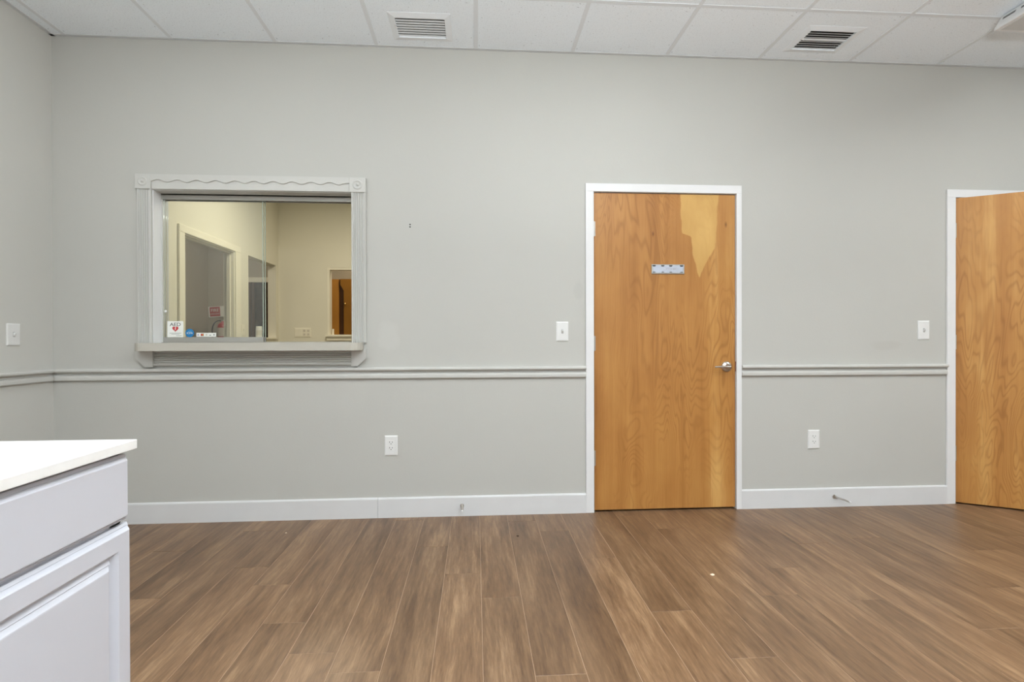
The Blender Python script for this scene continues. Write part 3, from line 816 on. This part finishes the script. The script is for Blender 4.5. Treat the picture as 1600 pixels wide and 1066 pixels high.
# flared box light hanging under the grid at the right edge
t = empty('box_light', (3.13, -1.15, H-.09), category='ceiling light', label='white flared box light under the ceiling at right edge')
ya, yb = -1.80, -.548
zt, zb = H-.0008, H-.088
b = MB(); b.prism([(2.963, zt), (2.952, zt-.016), (2.918, zb+.018), (2.912, zb), (3.348, zb), (3.342, zb+.018), (3.308, zt-.016), (3.297, zt)], lambda u, v, q: (u, q, v), ya, yb)
mk('housing', b, M['white'], t, bevel=.004)
b = MB(); b.box(2.935, 3.325, ya+.02, yb-.02, zb-.003, zb+.001); mk('diffuser', b, plain('unlit_diffuser', srgb(205, 205, 203), .5), t, bevel=.001)
for k in range(12):
    y1 = yb - .022 - k*.10; y0 = y1 - .070
    b = MB()
    e = .0012
    pa, pb = (2.9475, zt-.022), (2.9395, zt-.038)
    b.add([(pa[0]-e, y0, pa[1]), (pa[0]-e, y1, pa[1]), (pb[0]-e, y1, pb[1]), (pb[0]-e, y0, pb[1]),
           (pa[0]+e, y0, pa[1]), (pa[0]+e, y1, pa[1]), (pb[0]+e, y1, pb[1]), (pb[0]+e, y0, pb[1])],
          [(0, 1, 2, 3), (4, 7, 6, 5), (0, 4, 5, 1), (1, 5, 6, 2), (2, 6, 7, 3), (3, 7, 4, 0)])
    mk('vent_slot', b, M['slot'], t)

# recessed troffers that light the room (behind the camera's upper frame edge)
TL = {5: 'middle', 9: 'right hand', 1: 'left hand'}
for i, j, p in TROFFERS:
    x, y = cell(i, j)
    t = empty('troffer', (x+TS/2, y+TS, H), category='ceiling light', label='%s recessed lit ceiling panel in the %s row of the grid' % (TL[i], 'near' if j == 3 else 'far'))
    b = MB(); y2 = y + 2*TS
    for q in ((x+.012, x+.034, y+.012, y2-.012), (x+TS-.034, x+TS-.012, y+.012, y2-.012), (x+.034, x+TS-.034, y+.012, y+.034), (x+.034, x+TS-.034, y2-.034, y2-.012)):
        b.box(*q, H+.001, H+.03)
    mk('housing', b, M['white'], t)
    b = MB(); b.box(x+.034, x+TS-.034, y+.034, y2-.034, H+.006, H+.010); mk('lens', b, M['lens'], t)

# ------------------------------------------------------------------ cabinet and countertop
FX = -.667
cab = empty('base_cabinet', (-.98, -2.58, 0), category='cabinet', label='white base cabinet with one drawer over a raised panel door')
YA, YB = -2.890, -2.2860
b = MB()
bx0, bx1 = -1.285, FX-.019
b.box(bx0, bx1, YB-.016, YB, 0.0, .8955)            # far side
b.box(bx0, bx1, YA, YA+.016, 0.0, .8955)            # near side
b.box(bx0, bx0+.010, YA+.016, YB-.016, .10, .8955)  # back
b.box(bx0+.010, bx1, YA+.016, YB-.016, .10, .118)   # bottom
b.box(bx0+.010, bx1, YA+.016, YB-.016, .880, .8955) # top
mk('carcass', b, M['cab'], cab)
b = MB(); b.box(bx1-.07, bx1-.055, YA+.016, YB-.016, 0, .10); mk('toe_kick', b, M['cab'], cab)
b = MB()
b.box(bx1, bx1+.0, YA, YB, .1, .8955)
b = MB(); b.box(bx1-.001, bx1+.0005, YA, YB, .856, .8955); b.box(bx1-.001, bx1+.0005, YA, YB, .735, .780); b.box(bx1-.001, bx1+.0005, YA, YA+.03, .1, .8955); b.box(bx1-.001, bx1+.0005, YB-.03, YB, .1, .8955)
mk('face_frame', b, M['cab'], cab)
def front(y0, y1, z0, z1, rings):
    """stepped front seen from +X: rings = [(inset, height)] from the outer edge inwards"""
    b = MB(); vs = []
    vs += [(FX-.018, y, z) for y, z in ((y0, z0), (y1, z0), (y1, z1), (y0, z1))]
    for ins_, hgt in rings:
        vs += [(FX + hgt, y, z) for y, z in ((y0+ins_, z0+ins_), (y1-ins_, z0+ins_), (y1-ins_, z1-ins_), (y0+ins_, z1-ins_))]
    k = len(rings)
    fs = []
    for q in range(k): fs += [(q*4+i, q*4+(i+1) % 4, (q+1)*4+(i+1) % 4, (q+1)*4+i) for i in range(4)]
    fs.append((k*4, k*4+1, k*4+2, k*4+3)); fs.append((3, 2, 1, 0))
    return b.add(vs, fs)
EDGE = [(0, -.0120), (.0042, -.0075), (.0050, -.0085), (.0100, -.0012), (.0115, 0.0)]
mk('drawer_front', front(YA+.006, -2.2815, .7605, .8878, EDGE), M['cab'], cab)
PANEL = EDGE + [(.042, 0.0), (.051, -.0105), (.0525, -.0110), (.0590, -.0055), (.0605, -.0070), (.0680, -.0012), (.070, -.0008)]
mk('cabinet_door', front(YA+.006, -2.2770, .105, .7540, PANEL), M['cab'], cab)
b = MB(); b.box(-1.305, -.660, -2.902, -2.2745, .8960, .9138)
mk('countertop', b, M['quartz'], bevel=.0012, category='countertop', label='thin white quartz countertop lying on the white base cabinet')

# ------------------------------------------------------------------ rooms seen through the glass
# cased doorway in the office side wall
dw = empty('door_3', (OX, 1.91, 0), kind='structure', category='doorway', label='white cased open doorway in the cream office wall')
b = MB(); b.box(OX, OX+.018, 1.335, 1.424, 0, 2.035); mk('casing', b, M['ivory'], dw, bevel=.003)
b = MB(); b.box(OX, OX+.018, 2.401, 2.520, 0, 2.035); mk('casing', b, M['ivory'], dw, bevel=.003)
b = MB(); b.box(OX, OX+.018, 1.335, 2.520, 2.035, 2.098); mk('head_casing', b, M['ivory'], dw, bevel=.003)
b = MB(); b.box(OX-.104, OX, 1.424, 1.436, 0, 2.035); b.box(OX-.104, OX, 2.389, 2.401, 0, 2.035); b.box(OX-.104, OX, 1.436, 2.389, 2.023, 2.035)
b.box(OX-.07, OX-.035, 2.377, 2.389, 0, 2.023); b.box(OX-.07, OX-.035, 1.436, 2.389, 2.011, 2.023)
mk('jamb', b, M['ivory'], dw)
# pass-through opening further along the same wall
po = empty('window_2', (OX, 3.155, 1.12), kind='structure', category='window', label='plain opening in the cream office wall before the corner')
b = MB(); b.box(OX-.14, OX+.02, 2.747, 3.564, 1.120, 1.138); mk('sill', b, M['ivory'], po, bevel=.002)
# bottle on that sill
bt = empty('bottle', (-2.575, 3.17, 1.138), category='bottle', label='small white bottle standing on the sill of the plain opening')
b = MB(); b.rev([(0, 0), (.033, 0), (.035, .004), (.035, .112), (.032, .117), (.030, .119)], (-2.575, 3.17, 1.138), 'z', 24); mk('body', b, M['plastic'], bt)
b = MB(); b.rev([(.0335, .117), (.0335, .131), (.031, .134), (0, .134)], (-2.575, 3.17, 1.138), 'z', 20); mk('cap', b, M['paper'], bt)
b = MB(); b.rev([(.0354, .030), (.0354, .085)], (-2.575, 3.17, 1.138), 'z', 24); mk('label_band', b, plain('bottle_label', srgb(214, 212, 204), .5), bt)
# office switch and outlet plate
switch('light_switch', lambda u, v, o: (OX + o, 2.60 + u, 1.215 + v), .08, .118, 'ivory light switch beside the white cased doorway behind glass', M['ivory'])
fn = lambda u, v, o: (-2.217 + u, OY - o, 1.203 + v)
t = empty('outlet_plate', (-2.217, OY, 1.143), category='outlet', label='wide four gang outlet plate on the cream office end wall')
b = MB(); bevel_plate(b, fn, .208, .118); mk('cover_plate', b, M['ivory'], t)
for u in (.022, .072):
    for v in (.024, -.024):
        b = MB(); fbox(b, fn, u-.014, u+.014, v-.014, v+.014, .006, .0085); mk('receptacle', b, plain('receptacle_ivory', srgb(206, 198, 184), .4), t, bevel=.003)
b = MB(); fbox(b, fn, -.09, -.012, -.042, .042, .006, .0075); mk('blank_insert', b, M['ivory'], t, bevel=.002)
# small window in the office end wall
ow = empty('window_3', (-1.33, OY, 1.11), kind='structure', category='window', label='small pale framed window in the cream office end wall')
b = MB(); b.box(-1.905, -1.876, OY-.004, OY+.104, 1.168, 2.04); mk('jamb', b, M['ivory'], ow)
b = MB(); b.box(-.779, -.75, OY-.004, OY+.104, 1.168, 2.04); mk('jamb', b, M['ivory'], ow)
b = MB(); b.box(-1.876, -.779, OY+.004, OY+.104, 2.012, 2.04); mk('head', b, M['ivory'], ow)
b = MB(); b.box(-1.92, -.735, OY-.05, OY+.10, 1.150, 1.175); mk('sill', b, M['ivory'], ow, bevel=.002)
b = MB(); b.box(-1.91, -.745, OY-.022, OY, 1.10, 1.150); mk('apron', b, M['ivory'], ow, bevel=.002)
b = MB(); b.box(-1.862, -1.842, OY+.06, OY+.08, 1.175, 1.250); mk('latch', b, M['ivory'], ow)
# hall door beyond it
hd = empty('door_4', (-1.77, 5, 0), kind='structure', category='door', label='orange wood hall door standing ajar beyond the small window')
b = MB(); b.box(-2.25, -2.09, 4.965, 5.0, 0, 2.037); mk('jamb_board', b, M['door3p'], hd)
b = MB(); b.box(-2.09, -1.30, 4.985, 5.0, 0, 2.037); mk('gap_shade', b, M['door3d'], hd)  # flat board coloured as the shaded gap to the room behind
b = MB(); b.prism([(-2.01, 0), (-2.01, 1.86), (-2.06, 1.95), (-2.06, 2.037), (-1.28, 2.037), (-1.28, 0)], lambda u, v, q: (u, q, v), 4.930, 4.972); mk('door_leaf', b, M['door3'], hd, bevel=.002)
b = MB(); b.rev([(.012, 0), (.012, .004), (.008, .012), (.016, .022), (.018, .032), (.012, .042), (0, .044)], (-1.985, 4.930, 1.655), 'y', 20, -1); mk('glint_stud', b, M['glint_brass'], hd)  # metal stud standing in for a lamp's reflection in the glass
# dark glazed corridor door
dd = empty('door_5', (-3.0, 5, 0), kind='structure', category='door', label='dark glazed corridor door under a white head frame')
b = MB(); b.box(-3.46, -2.55, 4.96, 5.0, 1.985, 2.06); mk('head_frame', b, M['ivory'], dd, bevel=.003)
b = MB(); b.box(-3.46, -3.395, 4.96, 5.0, 0, 1.985); mk('side_frame', b, M['darkframe'], dd, bevel=.002)
b = MB(); b.box(-2.62, -2.555, 4.96, 5.0, 0, 1.985); mk('side_frame', b, M['darkframe'], dd, bevel=.002)
b = MB(); b.box(-3.385, -2.63, 4.972, 4.992, .01, 1.98); mk('door_leaf', b, M['darkglass'], dd)
b = MB(); b.box(-3.385, -3.345, 4.962, 4.978, .01, 1.98); b.box(-2.67, -2.63, 4.962, 4.978, .01, 1.98); mk('stile', b, M['darkframe'], dd)
# fire sign
sg = empty('fire_sign', (-3.905, 4.998, 1.54), category='sign', label='red and white fire extinguisher sign on dim corridor wall')
b = MB(); b.box(-4.030, -3.780, 4.988, 4.997, 1.460, 1.620); mk('board', b, M['paper'], sg, bevel=.001)
b = MB(); b.box(-4.012, -3.862, 4.9865, 4.988, 1.590, 1.612); mk('red_band', b, M['signred'], sg)
b = MB(); b.box(-4.012, -3.862, 4.9868, 4.988, 1.470, 1.590); mk('red_field', b, M['signred'], sg)
text('lettering', 'FIRE', .066, (-3.937, 4.9862, 1.560), M['paper'], sg, sx=1.0)
text('lettering', 'EXTINGUISHER', .021, (-3.937, 4.9862, 1.507), M['paper'], sg, sx=.92)
sg.rotation_euler = (0, R(-4), 0)
# fire extinguisher
ex = empty('fire_extinguisher', (-3.79, 4.9, .90), category='extinguisher', label='red fire extinguisher with black hose hung below fire sign')
cx, cy = -3.79, 4.915
b = MB(); b.rev([(0, .90), (.066, .90), (.072, .908), (.072, 1.300), (.066, 1.335), (.045, 1.362), (.024, 1.375), (.022, 1.392), (0, 1.392)], (cx, cy, 0), 'z', 28); body = mk('cylinder', b, M['extred'], ex)
b = MB(); b.rev([(.0726, 1.165), (.0726, 1.295)], (cx, cy, 0), 'z', 28); mk('label_band', b, plain('extinguisher_label', srgb(206, 196, 184), .5), body)
b = MB(); b.box(cx-.018, cx+.018, cy-.02, cy+.02, 1.392, 1.412); b.box(cx-.075, cx+.02, cy-.010, cy+.010, 1.412, 1.420)
b.prism([(cx-.075, 1.428), (cx-.07, 1.436), (cx+.02, 1.452), (cx+.02, 1.440)], lambda u, v, q: (u, q, v), cy-.008, cy+.008)
mk('valve_handle', b, M['steel'], ex)
b = MB()
hp = [(cx-.018, cy-.01, 1.400)]
for k in range(0, 13):
    a = R(90 + k*8.5); hp.append((cx-.045 + .100*cos(a), cy-.02, 1.250 + .148*sin(a)))
hp += [(cx-.140, cy-.02, 1.16), (cx-.128, cy-.02, 1.09), (cx-.105, cy-.02, 1.03)]
b.tube(hp, .0085, 10); mk('hose', b, M['black'], ex)
b = MB(); b.cyl((cx-.105, cy-.02, 1.03), (cx-.080, cy-.02, .97), .010, 12, .016); mk('nozzle', b, M['black'], ex)
b = MB(); b.box(cx-.02, cx+.02, cy+.02, 5.0, 1.32, 1.40); b.box(cx-.05, cx+.05, cy+.074, 5.0, 1.25, 1.36); mk('wall_bracket', b, M['dark'], ex)
